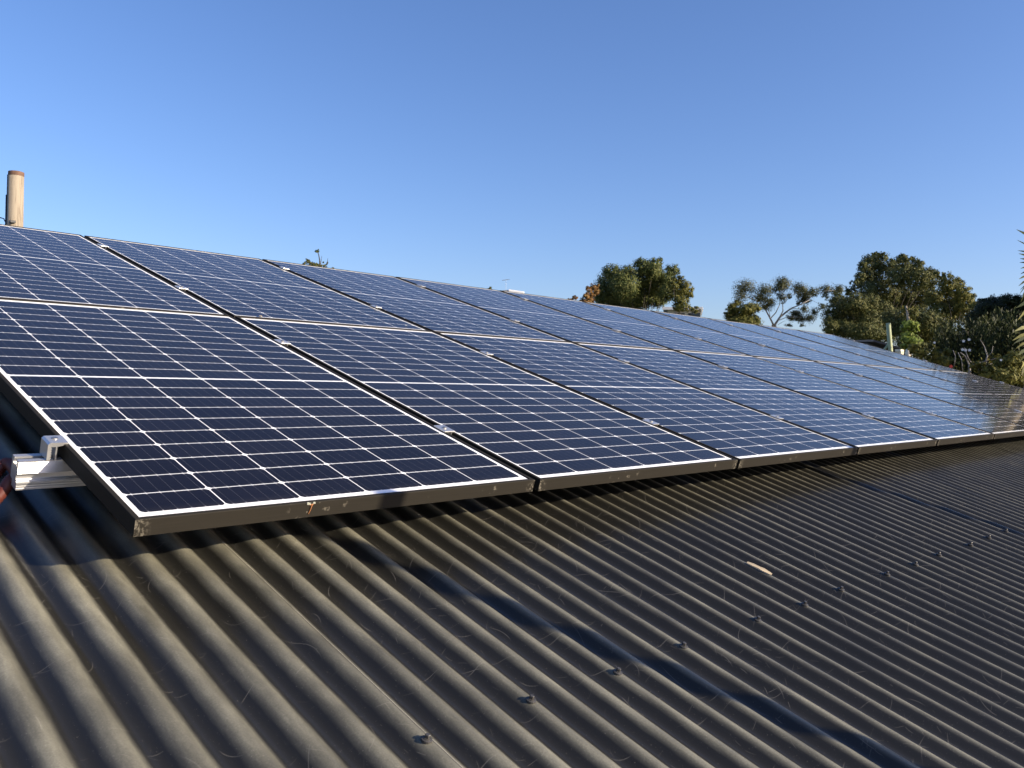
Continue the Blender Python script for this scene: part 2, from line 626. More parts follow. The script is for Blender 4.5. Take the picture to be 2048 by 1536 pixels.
for gx_ in (RX0 + .3, RX1 - .42):
    prof = [(eave.y + .62, GZ), (rear - .12, GZ), (rear - .12, eave.z - .1), (ridge.y, ridge.z - .16), (eave.y + .62, eave.z + .02)]
    mb.extrude(prof, gx_, gx_ + .12)
mb.build('wall', M['wall'], house)
# roofing screws in a row along the batten
SCREWS = [(857, 1463), (1072, 1397), (1235, 1332), (1374, 1288), (1519, 1234), (1607, 1197), (1685, 1172), (1774, 1139),
          (1834, 1122), (1882, 1103), (1940, 1082), (1987, 1070), (2017, 1056)]
ribs = [0, 3, 6, 9, 13, 16, 19, 23, 26, 29, 33, 36, 39]


def screw_mesh():
    m_ = MB()
    m_.tube([(0, 0, -.003), (0, 0, .0012), (0, 0, .0022)], [.0105, .0105, .0085], 16)
    m_.tube([(0, 0, .002), (0, 0, .0034)], [.0072, .0068], 14)
    m_.tube([(0, 0, .003), (0, 0, .0088), (0, 0, .0096)], [.0050, .0050, .0042], 6)
    return m_


scr0 = screw_mesh().build('roof_screw', M['screw'], roof)
for i, r in enumerate(ribs + [-3, -7, 43, 46]):
    s_ = scr0 if i == 0 else scr0.copy()
    if i:
        COL.objects.link(s_)
        s_.parent = roof
    x = CREST0 + r * RP
    s_.scale = (.86, .86, .9)
    s_.location = (x, -.553 - .0145 * r * RP + .004 * math.sin(i * 2.3), rib_z(x) + .001)
    s_.rotation_euler = (.06 * math.sin(i * 3.1), .07 * math.cos(i * 1.7), i * 1.1)

# ------------------------------------------------------------------ rails
RAILY = [.385, 1.300, 2.168, 3.085]
ROWW = ['lower panel row, nearer the eave', 'lower panel row, nearer its top', 'upper panel row, nearer its bottom', 'upper panel row, nearer the ridge']
RZ1, RZ0 = -.0325, -.092


def rail_mesh():
    h = RZ1 - RZ0
    a, b = -.020, .020
    z = lambda t: RZ0 + t * h
    prof = [(a, z(0)), (b, z(0)), (b, z(1)), (.007, z(1)), (.007, z(.93)), (.012, z(.93)), (.012, z(.78)), (-.012, z(.78)),
            (-.012, z(.93)), (-.007, z(.93)), (-.007, z(1)), (a, z(1))]
    # grooved front face, from top to bottom
    fr = []
    for i in range(9):
        t0 = .97 - i * .045
        fr += [(a, z(t0)), (a + .0006, z(t0 - .018)), (a, z(t0 - .036))]
    fr += [(a, z(.55)), (a + .007, z(.52)), (a + .007, z(.36)), (a + .002, z(.34)), (a + .004, z(.27)), (a, z(.25)), (a, z(.20)),
           (a + .0006, z(.16)), (a, z(.12)), (a + .0006, z(.08)), (a, z(.05))]
    m_ = MB()
    m_.extrude(prof + fr, -.078, 10.29)
    return m_


rail0 = None
for k, y in enumerate(RAILY):
    if k == 0:
        rail0 = thing('mounting_rail', None, None)
        rb = rail_mesh().build('rail_bar', M['alu_rail'], rail0)
        foot = MB()
        foot.box((-.02, -.022, -.046), (.02, .026, -.041))
        foot.box((-.02, .021, -.046), (.02, .026, .03))
        foot.tube([(0, .01, -.042), (0, .01, -.030)], .006, 6)
        f0 = foot.build('rail_foot', M['alu'], rail0)
        for i in range(9):
            f = f0 if i == 0 else f0.copy()
            if i:
                COL.objects.link(f)
                f.parent = rail0
            f.location = (CREST0 + RP * (1 + 15 * i), 0, RZ0)
        r_ = rail0
    else:
        r_ = copy_tree(rail0)
    r_.matrix_world = PM @ Matrix.Translation((0, y, 0))
    tag(r_, 'silver aluminium mounting rail under the ' + ROWW[k], 'mounting rail', 'mounting rails under the panels')

# ------------------------------------------------------------------ solar panels
FT = .032


def frame_mesh():
    prof = [(0, -FT), (0, -.0018), (.0003, -.0009), (.0009, -.0003), (.0018, 0), (LIP - .0006, 0), (LIP, -.0006), (LIP, -.0052),
            (.0016, -.0090), (.0016, -FT + .0018), (.028, -FT + .0018), (.028, -FT)]
    n = len(prof)
    vs = []
    for (cx, cy, sx, sy) in [(0, 0, 1, 1), (PW, 0, -1, 1), (PW, PH, -1, -1), (0, PH, 1, -1)]:
        for d, z in prof:
            vs.append((cx + sx * d, cy + sy * d, z))
    fs = []
    for c in range(4):
        c2 = (c + 1) % 4
        for i in range(n):
            i2 = (i + 1) % n
            fs.append((c * n + i, c2 * n + i, c2 * n + i2, c * n + i2))
    m_ = MB()
    m_.add(vs, fs)
    return m_


def glass_box(parent):
    d = LIP - .0012
    z1, z0 = -.0032, -.0085
    vs = [(d, d, z0), (PW - d, d, z0), (PW - d, PH - d, z0), (d, PH - d, z0), (d, d, z1), (PW - d, d, z1), (PW - d, PH - d, z1), (d, PH - d, z1)]
    fs = [(0, 3, 2, 1), (4, 5, 6, 7), (0, 1, 5, 4), (1, 2, 6, 5), (2, 3, 7, 6), (3, 0, 4, 7)]
    return meshobj('glass', vs, fs, M['cells'], parent, False, lambda co: (co.x, co.y))


p0 = thing('solar_panel', None, None)
frame_mesh().build('frame', M['frame'], p0)
glass_box(p0)
for r in range(2):
    for c in range(10):
        p = p0 if (r == 0 and c == 0) else copy_tree(p0)
        jx, jy, jz = (random.uniform(-.001, .001), random.uniform(-.0012, .0012), random.uniform(-.0004, .0004)) if c else (0, 0, 0)
        tz = random.uniform(-.0006, .0006)
        ty = random.uniform(-.0010, .0010)
        p.matrix_world = PM @ Matrix.Translation((c * (PW + GAPX) + jx, r * (PH + GAPY) + jy, jz)) @ Matrix.Rotation(tz, 4, 'X') @ Matrix.Rotation(ty, 4, 'Y')
        row = 'lower' if r == 0 else 'upper'
        if c == 0:
            lab = 'dark framed solar panel at the near left end of the %s row' % row
        elif c == 9:
            lab = 'dark framed solar panel at the far right end of the %s row' % row
        else:
            lab = 'dark framed solar panel, %s from the near left in the %s row' % (ORD[c], row)
        tag(p, lab, 'solar panel', 'solar panels in two rows on the roof')


# ------------------------------------------------------------------ clamps
def mid_clamp():
    t = thing('mid_clamp', None, None)
    b = MB()
    b.box((-.019, -.026, .0003), (.019, .026, .0042), .0008)
    b.box((-.0085, -.026, -.030), (-.0060, .026, .001))
    b.box((.0060, -.026, -.030), (.0085, .026, .001))
    b.build('clamp_body', M['alu'], t)
    s = MB()
    s.tube([(0, 0, .0035), (0, 0, .0075), (0, 0, .0082)], [.0062, .0062, .0050], 12)
    s.tube([(0, 0, .004), (0, 0, -.03)], .004, 8)
    s.build('bolt', M['steel'], t)
    return t


RAILN = ['lowest', 'second lowest', 'second highest', 'highest']
mc0 = mid_clamp()
first = True
for k, y in enumerate(RAILY):
    for c in range(9):
        o = mc0 if first else copy_tree(mc0)
        first = False
        x = (c + 1) * (PW + GAPX) - GAPX / 2
        o.matrix_world = PM @ Matrix.Translation((x, y + random.uniform(-.012, .012), 0)) @ Matrix.Rotation(random.uniform(-.05, .05), 4, 'Z')
        tag(o, 'silver clamp on the %s rail between panel columns %s and %s from the left' % (RAILN[k], ORD[c], ORD[c + 1]),
            'clamp', 'silver mid clamps between the panels')


def end_clamp():
    t = thing('end_clamp', None, None)
    b = MB()
    prof = [(.007, .0042), (-.0260, .0042), (-.0300, .0002), (-.0300, -.0320), (-.0235, -.0320)]
    zz = -.030
    for i in range(5):                     # serrated slot
        prof += [(-.0235, zz), (-.0215, zz + .002), (-.0235, zz + .004)]
        zz += .0048
    prof += [(-.0235, -.0045), (-.0150, -.0045), (-.0150, -.0320), (-.0125, -.0320), (-.0125, -.0040), (-.002, -.0020), (-.0005, .0006), (.007, .0006)]
    b.extrude(prof, -.021, .021, 'y')
    b.build('clamp_body', M['alu'], t)
    s = MB()
    s.tube([(-.011, .004, .0038), (-.011, .004, .0060), (-.011, .004, .0066)], [.0060, .0060, .0048], 14)
    s.tube([(-.007, 0, -.004), (-.007, 0, -.034)], .0038, 10)
    s.build('bolt', M['steel'], t)
    return t


ec0 = end_clamp()
first = True
for side in (0, 1):
    for k, y in enumerate(RAILY):
        o = ec0 if first else copy_tree(ec0)
        first = False
        if side == 0:
            o.matrix_world = PM @ Matrix.Translation((0, y, 0))
            end = 'left'
        else:
            o.matrix_world = PM @ Matrix.Translation((9 * (PW + GAPX) + PW, y, 0)) @ Matrix.Rotation(math.pi, 4, 'Z')
            end = 'right'
        tag(o, 'chunky silver end clamp at the %s end of the %s rail' % (end, RAILN[k]), 'clamp', 'end clamps on the rails')

# ------------------------------------------------------------------ small litter
def flake(name, label, cat, pos, rot, lx, ly, thick, mat, group=None, curl=.3, jag=.15, seed=1):
    r = random.Random(seed)
    n = 12
    top, bot = [], []
    for i in range(n + 1):
        t = i / n
        wdt = ly * (math.sin(math.pi * (.08 + .84 * t)) ** .5) * (1 - jag * r.random())
        zc = curl * lx * .25 * math.sin(math.pi * t)
        for s in (-1, 0, 1):
            top.append(((t - .5) * lx, s * wdt * .5, zc + (.0 if s == 0 else curl * ly * .2) + thick))
            bot.append(((t - .5) * lx, s * wdt * .5, zc + (.0 if s == 0 else curl * ly * .2)))
    m = len(top)
    vs = top + bot
    fs = []
    for i in range(n):
        for s in range(2):
            a = i * 3 + s
            fs += [(a, a + 3, a + 4, a + 1), (m + a, m + a + 1, m + a + 4, m + a + 3)]
        a = i * 3
        fs += [(a, m + a, m + a + 3, a + 3), (a + 2, a + 5, m + a + 5, m + a + 2)]
    fs += [(0, 1, m + 1, m), (1, 2, m + 2, m + 1), (3 * n, m + 3 * n, m + 3 * n + 1, 3 * n + 1), (3 * n + 1, m + 3 * n + 1, m + 3 * n + 2, 3 * n + 2)]
    o = meshobj(name, vs, fs, mat, None)
    o.matrix_world = PM @ Matrix.Translation(pos) @ Matrix.Rotation(rot[2], 4, 'Z') @ Matrix.Rotation(rot[0], 4, 'X') @ Matrix.Rotation(rot[1], 4, 'Y')
    return tag(o, label, cat, group)


def on_plane(u, v, z):
    d = PM.to_3x3().inverted() @ Vector(CAM_R.T @ np.array([(u - 1024) / FPX, (v - 768) / FPX, 1.0]))
    c = PM.inverted() @ Vector(CAM_P)
    return c + d * ((z - c.z) / d.z)


q = on_plane(1525, 1137, -.137)
kx = CREST0 + round((q.x - CREST0) / RP) * RP
flake('dry_leaf', 'pale tan strip of dry leaf lying along a rib crest', 'leaf', (kx + .001, q.y, -.1335), (-.42, 0, math.pi / 2 + .04), .074, .013, .0012, M['chip'], seed=4, curl=.10, jag=.4)
q = on_plane(521, 633, 0)
flake('dry_leaf', 'tiny pale leaf scrap on the joint between the two panel rows', 'leaf', (q.x, q.y, .001), (0, .3, .8), .022, .012, .0006, M['chip'], seed=6)
q = on_plane(812, 651, 0)
flake('dry_leaf', 'tiny white fleck on an upper row panel close to its low edge', 'leaf', (q.x, q.y, -.0008), (0, .2, .3), .014, .009, .0006, M['petal'], seed=8)
for (u, v, lab, sd) in [(1430, 1249, 'short pinkish bark curl on a rib crest above the screws', 3), (1470, 1238, 'small curled pinkish bark scrap just right of another one', 9)]:
    q = on_plane(u, v, -.137)
    kx = CREST0 + round((q.x - CREST0) / RP) * RP
    flake('bark_scrap', lab, 'bark scrap', (kx, q.y, -.1366), (0, 0, .5), .015, .0045, .0006, M['stalk'], seed=sd)
# orange conduit looped beside the rail end, on the shaded roof
con = MB()
for path in ([(34, 946, -.072), (24, 930, -.070), (10, 926, -.075), (-8, 945, -.09), (-30, 985, -.115), (-60, 1040, -.128)],
             [(34, 962, -.085), (27, 955, -.084), (18, 962, -.09), (8, 980, -.105), (-14, 1005, -.12), (-50, 1060, -.128)]):
    cp = [on_plane(*p_) for p_ in path]
    fine, rad = [], []
    for a_, b_ in zip(cp[:-1], cp[1:]):
        for t_ in range(8):
            fine.append(a_ + (b_ - a_) * (t_ / 8))
            rad.append(.0125 if t_ % 2 else .0108)
    for it in range(3):
        fine = [fine[0]] + [(fine[q_ - 1] + fine[q_] * 2 + fine[q_ + 1]) / 4 for q_ in range(1, len(fine) - 1)] + [fine[-1]]
    con.tube(fine, rad, 10)
c_ = con.build('conduit', M['orange'], None, True)
c_.matrix_world = PM
tag(c_, 'dull orange flexible conduit looped on the shaded roof beside the rail end', 'conduit')

# rusty stalk hanging on the front of the first frame, in a crust of lichen
q = on_plane(620, 1003, 0)
st = thing('dry_stalk', 'thin rusty dry stalk stuck to the front edge of the near panel frame', 'stalk', mat=PM @ Matrix.Translation((q.x, -.0012, 0)))
m_ = MB()
m_.tube([(.004, 0, -.003), (.0015, -.0006, -.008), (.0005, -.0004, -.016), (-.002, -.0002, -.024)], [.0012, .0014, .0012, .0008], 6)
m_.tube([(-.003, 0, -.005), (.006, -.0005, -.0035)], [.0009, .0009], 6)
m_.build('stem', M['stalk'], st)
m_ = MB()
for i in range(16):
    a = random.uniform(-.014, .008)
    b = random.uniform(-.005, -.0006)
    s = random.uniform(.0006, .0016)
    m_.box((a, -.0006, b), (a + s * 1.6, .0022, b + s))
m_.build('lichen', M['lichen'], st)

# ------------------------------------------------------------------ two steel posts outside the frame whose shadows cross the roof
SP = PM.to_3x3().inverted() @ SUN
for i, (x0, lab) in enumerate([(.540, 'galvanised steel post beyond the eave near the camera, outside the view'),
                               (3.015, 'galvanised steel post farther along the eave, outside the view')]):
    top = PM @ (Vector((x0, .025, 0)) + SP * 2.2)
    t = thing('steel_post', lab, 'post', (top.x, top.y, GZ), 'steel posts beside the eave')
    m_ = MB()
    m_.tube([(0, 0, 0), (0, 0, top.z - GZ - .004), (0, 0, top.z - GZ)], [.030, .030, .027], 20)
    m_.build('tube', M['galv'], t, True)
    m_ = MB()
    m_.box((-.08, -.08, 0), (.08, .08, .012), .002)
    m_.build('base_plate', M['galv'], t)

# ------------------------------------------------------------------ timber pole at the far left
D = 18.0
top = at(32.5, 345, D)
low = at(30, 455, D)
axis = (top - low).normalized()
k = (top.z - GZ) / axis.z
base = top - axis * k
pl = thing('power_pole', 'weathered pale timber power pole with a rusty cap behind the panels', 'pole', base)
rot = Vector((0, 0, 1)).rotation_difference(axis).to_matrix().to_4x4()
pl.matrix_world = Matrix.Translation(base) @ rot
m_ = MB()
m_.tube([(0, 0, 0), (0, 0, k * .5), (0, 0, k - .04)], [.17, .147, .128], 28)
m_.build('shaft', M['timber'], pl, True)
m_ = MB()
m_.tube([(0, 0, k - .07), (0, 0, k - .065), (0, 0, k + .005), (0, 0, k + .012)], [.129, .1305, .1305, .115], 28)
m_.build('cap', M['rust'], pl)
right = Vector(CAM_R[0])
lr = (rot.to_3x3().inverted() @ right)
lr.z = 0
lr.normalize()
fw = (rot.to_3x3().inverted() @ Vector(CAM_R[2]))
fw.z = 0
fw.normalize()
m_ = MB()
pc = -lr * .138 - fw * .03
m_.tube([pc + Vector((0, 0, 2.0)), pc + Vector((0, 0, k - .42))], .026, 10)
pc2 = -lr * .131 - fw * .03
m_.tube([pc2 + Vector((0, 0, k - .42)), pc2 + Vector((0, 0, k - .05))], .016, 10)
m_.build('cable_guard', M['black'], pl, True)
m_ = MB()
b0 = -lr * .16 + Vector((0, 0, k - .95))
m_.tube([b0, b0 - lr * .05 + Vector((0, 0, .10)), b0 - lr * .13 + Vector((0, 0, .12)), b0 - lr * .26 + Vector((0, 0, .13))], .010, 6)
m_.build('bracket', M['black'], pl)
m_ = MB()
b1 = -fw * .138 + lr * .03 + Vector((0, 0, k - .93))
m_.box(tuple(b1 - Vector((.045, .045, .022))), tuple(b1 + Vector((.045, .045, .022))), .006)
m_.build('bolt_plate', M['black'], pl)

# ------------------------------------------------------------------ foliage
def leaf_mesh(name, cen, nrm, size, aspect, mat, parent, along=None):
    """Many small four-sided leaves (bent along the middle) as one mesh."""
    n = len(cen)
    nrm = nrm / np.linalg.norm(nrm, axis=1, keepdims=True)
    if along is None:
        along = rng.normal(size=(n, 3))
    t = along - nrm * np.sum(along * nrm, 1, keepdims=True)
    t /= np.linalg.norm(t, axis=1, keepdims=True) + 1e-9
    b = np.cross(nrm, t)
    sz = size if hasattr(size, '__len__') else np.full(n, size)
    L = sz[:, None] * .5
    Wd = L * aspect
    v = np.stack([cen - t * L, cen + b * Wd - nrm * L * .1, cen + t * L, cen - b * Wd - nrm * L * .1], 1).reshape(-1, 3)
    me = bpy.data.meshes.new(name)
    me.vertices.add(4 * n)
    me.vertices.foreach_set('co', v.astype(np.float32).ravel())
    me.loops.add(4 * n)
    me.loops.foreach_set('vertex_index', np.arange(4 * n, dtype=np.int32))
    me.polygons.add(n)
    me.polygons.foreach_set('loop_start', np.arange(0, 4 * n, 4, dtype=np.int32))
    me.polygons.foreach_set('loop_total', np.full(n, 4, dtype=np.int32))
    me.update(calc_edges=True)
    me.materials.append(mat)
    return link(bpy.data.objects.new(name, me), parent)


def crown_points(clumps, leaf, cover=2.0, twig=.15, fill=.35, aspect=.5):
    """clumps: (centre, rx, ry, rz). Leaves gather in twig-sized tufts near the clump surface."""
    P, N = [], []
    for c, rx, ry, rz in clumps:
        r = np.array([rx, ry, rz])
        area = (rx * rz + ry * rz + rx * ry) / 3 * 4 * math.pi
        nt = max(6, int(area * cover / (.5 * leaf * leaf * aspect) / 22))
        d = rng.normal(size=(nt, 3))
        d /= np.linalg.norm(d, axis=1, keepdims=True)
        rad = np.where(rng.random(nt) < fill, rng.uniform(.25, .8, nt), rng.uniform(.72, 1.12, nt))
        tc = d * rad[:, None] * r
        k = rng.integers(14, 30, nt)
        idx = np.repeat(np.arange(nt), k)
        tw = 1.35 * twig * (rx * ry * rz) ** (1 / 3) * rng.uniform(.6, 1.3, nt)
        off = rng.normal(size=(len(idx), 3))
        off *= (rng.random(len(idx)) ** .45 / np.linalg.norm(off, axis=1))[:, None] * 1.75
        off = off * tw[idx][:, None] * np.array([1, 1, .85])
        P.append(tc[idx] + off + np.array(c))
        up = np.array([0, 0, .30])
        N.append(d[idx] * 1.1 + off / (tw[idx][:, None] * 1.3) * .9 + up + rng.normal(size=(len(idx), 3)) * .40)
    return np.concatenate(P), np.concatenate(N)


def px_clumps(lst, org, sc, dist, depth=.7, spread=1.0, k=1.0):
    out = []
    for (x, y, rx, ry) in lst:
        u, v = org[0] + x / sc, org[1] + y / sc
        dd = dist + spread * rng.uniform(-1, 1)
        c = at(u, v, dd)
        a, b = k * rx / sc * mpp(dist), k * ry / sc * mpp(dist)
        out.append((np.array(c), a, max(a, b) * depth, b))
    return out


def limbs(mb, base, clumps, r0, hub=None, share=1.0):
    """Trunk from base to a hub, then a bent limb to each clump."""
    base = Vector(base)
    cs = [Vector(c[0]) for c in clumps]
    mean = sum(cs, Vector()) / len(cs)
    if hub is None:
        hub = Vector((base.x * .5 + mean.x * .5, base.y * .5 + mean.y * .5, base.z + (mean.z - base.z) * .62))
    mid = (base + hub) / 2 + Vector((random.uniform(-.15, .15), random.uniform(-.15, .15), 0))
    mb.tube([base, base + (mid - base) * .15, mid, hub], [r0 * 1.35, r0 * 1.05, r0 * .85, r0 * .7], 10)
    for c in cs:
        if random.random() > share:
            continue
        b = hub + (c - hub) * .5 + Vector((random.uniform(-.2, .2), random.uniform(-.2, .2), random.uniform(-.25, .1)))
        mb.tube([hub - Vector((0, 0, .05)), b, c], [r0 * .30, r0 * .15, r0 * .05], 6)


def tree(name, label, cat, clumps, leafmat, barkmat, leaf, cover, base_xy=None, r0=.16, twig=.15, fill=.35, aspect=.5, group=None, share=.8):
    mean = np.mean([c[0] for c in clumps], axis=0)
    bx = base_xy if base_xy is not None else (mean[0], mean[1])
    base = Vector((bx[0], bx[1], GZ))
    t = thing(name, label, cat, base, group)
    rel = [(np.array(c[0]) - np.array(base), c[1], c[2], c[3]) for c in clumps]
    m_ = MB()
    limbs(m_, (0, 0, 0), rel, r0, share=share)
    m_.build('trunk', barkmat, t, True)
    P, N = crown_points(rel, leaf, cover, twig, fill, aspect)
    leaf_mesh('crown', P, N, leaf * rng.uniform(.6, 1.35, len(P)), aspect, leafmat, t)
    return t


O1, S1 = (1130, 490), 6.827
tree('oak_tree', 'dense dark olive tree behind the panels, left of the gap of sky', 'tree',
     px_clumps([(640, 390, 105, 85), (860, 395, 100, 85), (620, 560, 150, 130), (800, 570, 170, 140), (500, 660, 95, 110), (700, 720, 220, 110),
                (1050, 290, 75, 85), (1200, 330, 110, 95), (1290, 235, 35, 55), (1470, 350, 80, 60), (1120, 450, 130, 100), (1260, 520, 140, 110),
                (1050, 650, 190, 120), (1400, 470, 80, 70), (1400, 640, 110, 80), (950, 760, 200, 90), (1250, 760, 130, 60), (1210, 200, 14, 14)], O1, S1, 60, .8, 2.5, 1.3),
     M['leaf_dark'], M['bark'], 0.128, 2.2, twig=.19, fill=.15, r0=.16)
tree('oak_tree', 'looser olive-green tree with pale tips just right of the dense dark tree', 'tree',
     px_clumps([(1540, 490, 80, 75), (1620, 600, 120, 100), (1690, 650, 70, 75), (1520, 650, 80, 80), (1560, 760, 120, 60), (1600, 850, 130, 45), (1780, 880, 60, 40), (1480, 560, 60, 60)], O1, S1, 57, .8, 1.5, 1.15),
     M['leaf_olive'], M['bark'], 0.121, 1.5, r0=.2)
tree('autumn_tree', 'small orange autumn tree peeping out left of the dense dark tree', 'tree',
     px_clumps([(400, 570, 55, 45), (335, 610, 45, 40), (280, 720, 55, 55), (370, 690, 50, 55), (420, 640, 40, 40), (300, 790, 90, 50), (140, 715, 35, 30), (80, 745, 35, 18)], O1, S1, 55, .8, 1.0, 1.25),
     M['leaf_orange'], M['bark'], 0.132, 2.4, r0=.12)

# neighbour's cream house behind the dark tree
def house_at(u0, u1, vtop, dist, label, wallm, roofm, fasc, depth=7.0):
    a = at(u0, vtop, dist)
    b = at(u1, vtop, dist)
    ux = (b - a)
    ux.z = 0
    w = ux.length
    ux.normalize()
    uy = Vector((-ux.y, ux.x, 0))
    mt = Matrix((( ux.x, uy.x, 0, a.x), (ux.y, uy.y, 0, a.y), (0, 0, 1, GZ), (0, 0, 0, 1)))
    t = thing('neighbouring_house', label, 'house', mat=mt)
    h = a.z - GZ
    m_ = MB()
    m_.box((.35, .35, 0), (w - .35, depth, h - .26))
    m_.build('wall', wallm, t)
    m_ = MB()
    m_.extrude([(.02, h - .06), (depth * .5, h + .05), (depth + .3, h - .06), (depth + .3, h - .10), (depth * .5, h + .01), (.02, h - .10)], -.05, w + .05)
    m_.build('roof', roofm, t)
    m_ = MB()
    m_.box((-.06, -.04, h - .27), (w + .06, .018, h - .055), .006)
    m_.box((w + .052, .02, h - .27), (w + .08, depth, h - .11))
    m_.build('fascia', fasc, t)
    for wx in (w * .25, w * .65):
        f = MB()
        f.box((wx, .31, h - 1.7), (wx + .9, .345, h - .5))
        fo = f.build('window', M['glass'], t)
    return t


house_at(1326, 1404, 612.5, 66, 'cream house with white fascia half hidden below the olive-green tree', M['cream'], M['greyroof'], M['white'])
h2 = house_at(940, 1075, 600, 30, 'low grey-roofed house mostly hidden behind the panel top edge', M['cream'], M['greyroof'], M['fascia'])
# white rooftop box on that roof
a = at(1017, 578.5, 31)
b = at(1049, 583.0, 31)
ux = b - a
w = ux.length
ang = math.atan2(ux.y, ux.x)
tilt = math.atan2(-(b.z - a.z), math.hypot(ux.x, ux.y))
rb = thing('rooftop_box', 'white box-shaped rooftop unit with a grey sloped cover peeping above the panels', 'rooftop unit',
           mat=Matrix.Translation(a) @ Matrix.Rotation(ang, 4, 'Z') @ Matrix.Rotation(tilt, 4, 'Y'))
m_ = MB()
m_.box((0, 0, -.45), (w, .45, 0), .02)
m_.build('casing', M['white'], rb)
m_ = MB()
m_.extrude([(-.62, -.16), (-.005, -.025), (-.005, -.45), (-.62, -.45)], .02, .42, 'y')
m_.build('sloped_cover', M['greyroof'], rb)
# thin aerial boom
an = thing('antenna', 'thin distant television aerial boom above the white rooftop unit', 'antenna', at(1012, 600, 46))
m_ = MB()
pa, pb = at(1005, 560.5, 46) - an.location, at(1019, 558.8, 46) - an.location
m_.tube([pa, pb], .014, 6)
dr = (pb - pa).normalized()
sd = dr.cross(Vector((0, 0, 1))).normalized()
for i in range(5):
    c = pa + (pb - pa) * (i / 4)
    m_.tube([c - sd * .12, c + sd * .12], .005, 5)
m_.build('boom', M['galv'], an)
m_ = MB()
mid_ = (pa + pb) / 2
m_.tube([mid_, Vector((mid_.x, mid_.y, GZ + 3.0 - an.location.z))], .007, 6)
m_.build('mast', M['galv'], an)

# little trees showing over the top edge
O0, S0 = (590, 490), 20.48
t = tree('small_tree', 'low yellow-green tree top with a thin bare stalk over the panel edge', 'tree',
         px_clumps([(480, 660, 110, 90), (380, 740, 70, 60), (640, 740, 110, 70), (820, 800, 150, 60), (1000, 830, 130, 50), (1150, 730, 40, 60), (1320, 750, 40, 60), (1220, 860, 90, 60),
                    (700, 900, 300, 60), (1560, 945, 60, 30)], O0, S0, 40, 1),
         M['leaf_olive'], M['bark'], 0.061, 2.0, r0=.08)
base = t.location.copy()
m_ = MB()
m_.tube([at(590 + 1020 / S0, 490 + 850 / S0, 40) - base, at(590 + 1010 / S0, 490 + 600 / S0, 40) - base, at(590 + 970 / S0, 490 + 400 / S0, 40) - base, at(590 + 930 / S0, 490 + 280 / S0, 40) - base], [.034, .028, .022, .012], 6)
m_.tube([at(590 + 1050 / S0, 490 + 800 / S0, 40) - base, at(590 + 1100 / S0, 490 + 450 / S0, 40) - base], [.016, .008], 5)
m_.tube([at(590 + 1300 / S0, 490 + 800 / S0, 40) - base, at(590 + 1350 / S0, 490 + 540 / S0, 40) - base], [.016, .008], 5)
m_.build('bare_stalk', M['bark'], t)
P, N = crown_points([(np.array(at(590 + x / S0, 490 + y / S0, 40) - base), rx * mpp(40) / S0, rx * mpp(40) / S0, .07) for x, y, rx in [(860, 275, 50), (960, 245, 50)]], .07, 1.5, .3)
leaf_mesh('tip_leaves', P, N, .07, .5, M['leaf_dark'], t)
tree('small_tree', 'tiny dark green tree top left of the white rooftop unit', 'tree',
     px_clumps([(500, 640, 70, 60), (440, 650, 50, 40), (560, 670, 70, 40), (250, 630, 45, 18), (500, 720, 130, 40), (540, 590, 40, 25)], (950, 540), 17.07, 45, 1),
     M['leaf_broad'], M['bark'], 0.069, 2.0, r0=.08)

# open gum tree
OG, SG = (1450, 550), 8.192
GD = 70.0
gc = px_clumps([(270, 340, 95, 80), (330, 200, 140, 80), (200, 440, 50, 50), (640, 250, 120, 70), (560, 380, 120, 50), (700, 460, 95, 65), (760, 440, 60, 60), (650, 530, 50, 50),
                (950, 140, 120, 90), (880, 220, 100, 60), (930, 370, 45, 80), (1060, 350, 40, 40), (1250, 220, 130, 60), (1300, 300, 100, 55), (1270, 370, 90, 40), (1440, 280, 80, 55),
                (1650, 240, 95, 60), (1640, 340, 45, 45), (1880, 240, 85, 50), (1780, 280, 60, 30), (1300, 560, 70, 45), (1150, 620, 80, 50), (1230, 700, 110, 45), (1400, 710, 85, 50),
                (1470, 600, 60, 45), (1050, 820, 45, 22), (1080, 700, 80, 35), (1300, 430, 90, 30), (1580, 520, 35, 60), (1270, 830, 40, 22), (1200, 470, 30, 30)], OG, SG, GD, .75, 1.5, 1.42)
gb = at(1450 + 800 / SG, 700, GD)
gum = thing('gum_tree', 'open wispy gum tree with bare pale forked branches against the sky', 'tree', (gb.x, gb.y, GZ))
gl = gum.location.copy()


def gp(x, y, dd=0.0):
    return at(OG[0] + x / SG, OG[1] + y / SG, GD + dd) - gl


m_ = MB()
m_.tube([Vector((0, 0, 0)), Vector((0, 0, 1.5)), gp(800, 960), gp(802, 812)], [.42, .34, .26, .17], 10)
for pts, r in [([(800, 830), (740, 710), (680, 600), (640, 520), (560, 420), (420, 300)], .09), ([(740, 715), (830, 620), (890, 500), (905, 420), (930, 250)], .055),
               ([(740, 700), (725, 600), (700, 500)], .035), ([(806, 830), (900, 690), (1010, 600), (1100, 540), (1250, 480), (1400, 400)], .11), ([(895, 690), (950, 590), (945, 480), (1050, 370), (1200, 260)], .06),
               ([(890, 740), (990, 700), (1100, 690), (1250, 690)], .04), ([(1250, 480), (1450, 330), (1650, 260), (1850, 250)], .045), ([(1100, 545), (1250, 560), (1400, 600)], .03),
               ([(860, 820), (960, 760), (1000, 750)], .02), ([(560, 430), (350, 360), (270, 330)], .04), ([(1400, 400), (1560, 480)], .02), ([(945, 480), (900, 330), (880, 220)], .03)]:
    k_ = len(pts)
    m_.tube([gp(x, y, .5 * math.sin(i * 1.7 + r * 40)) for i, (x, y) in enumerate(pts)], [.85 * r * (1 - .72 * i / (k_ - 1)) for i in range(k_)], 7)
m_.build('trunk', M['palebark'], gum, True)
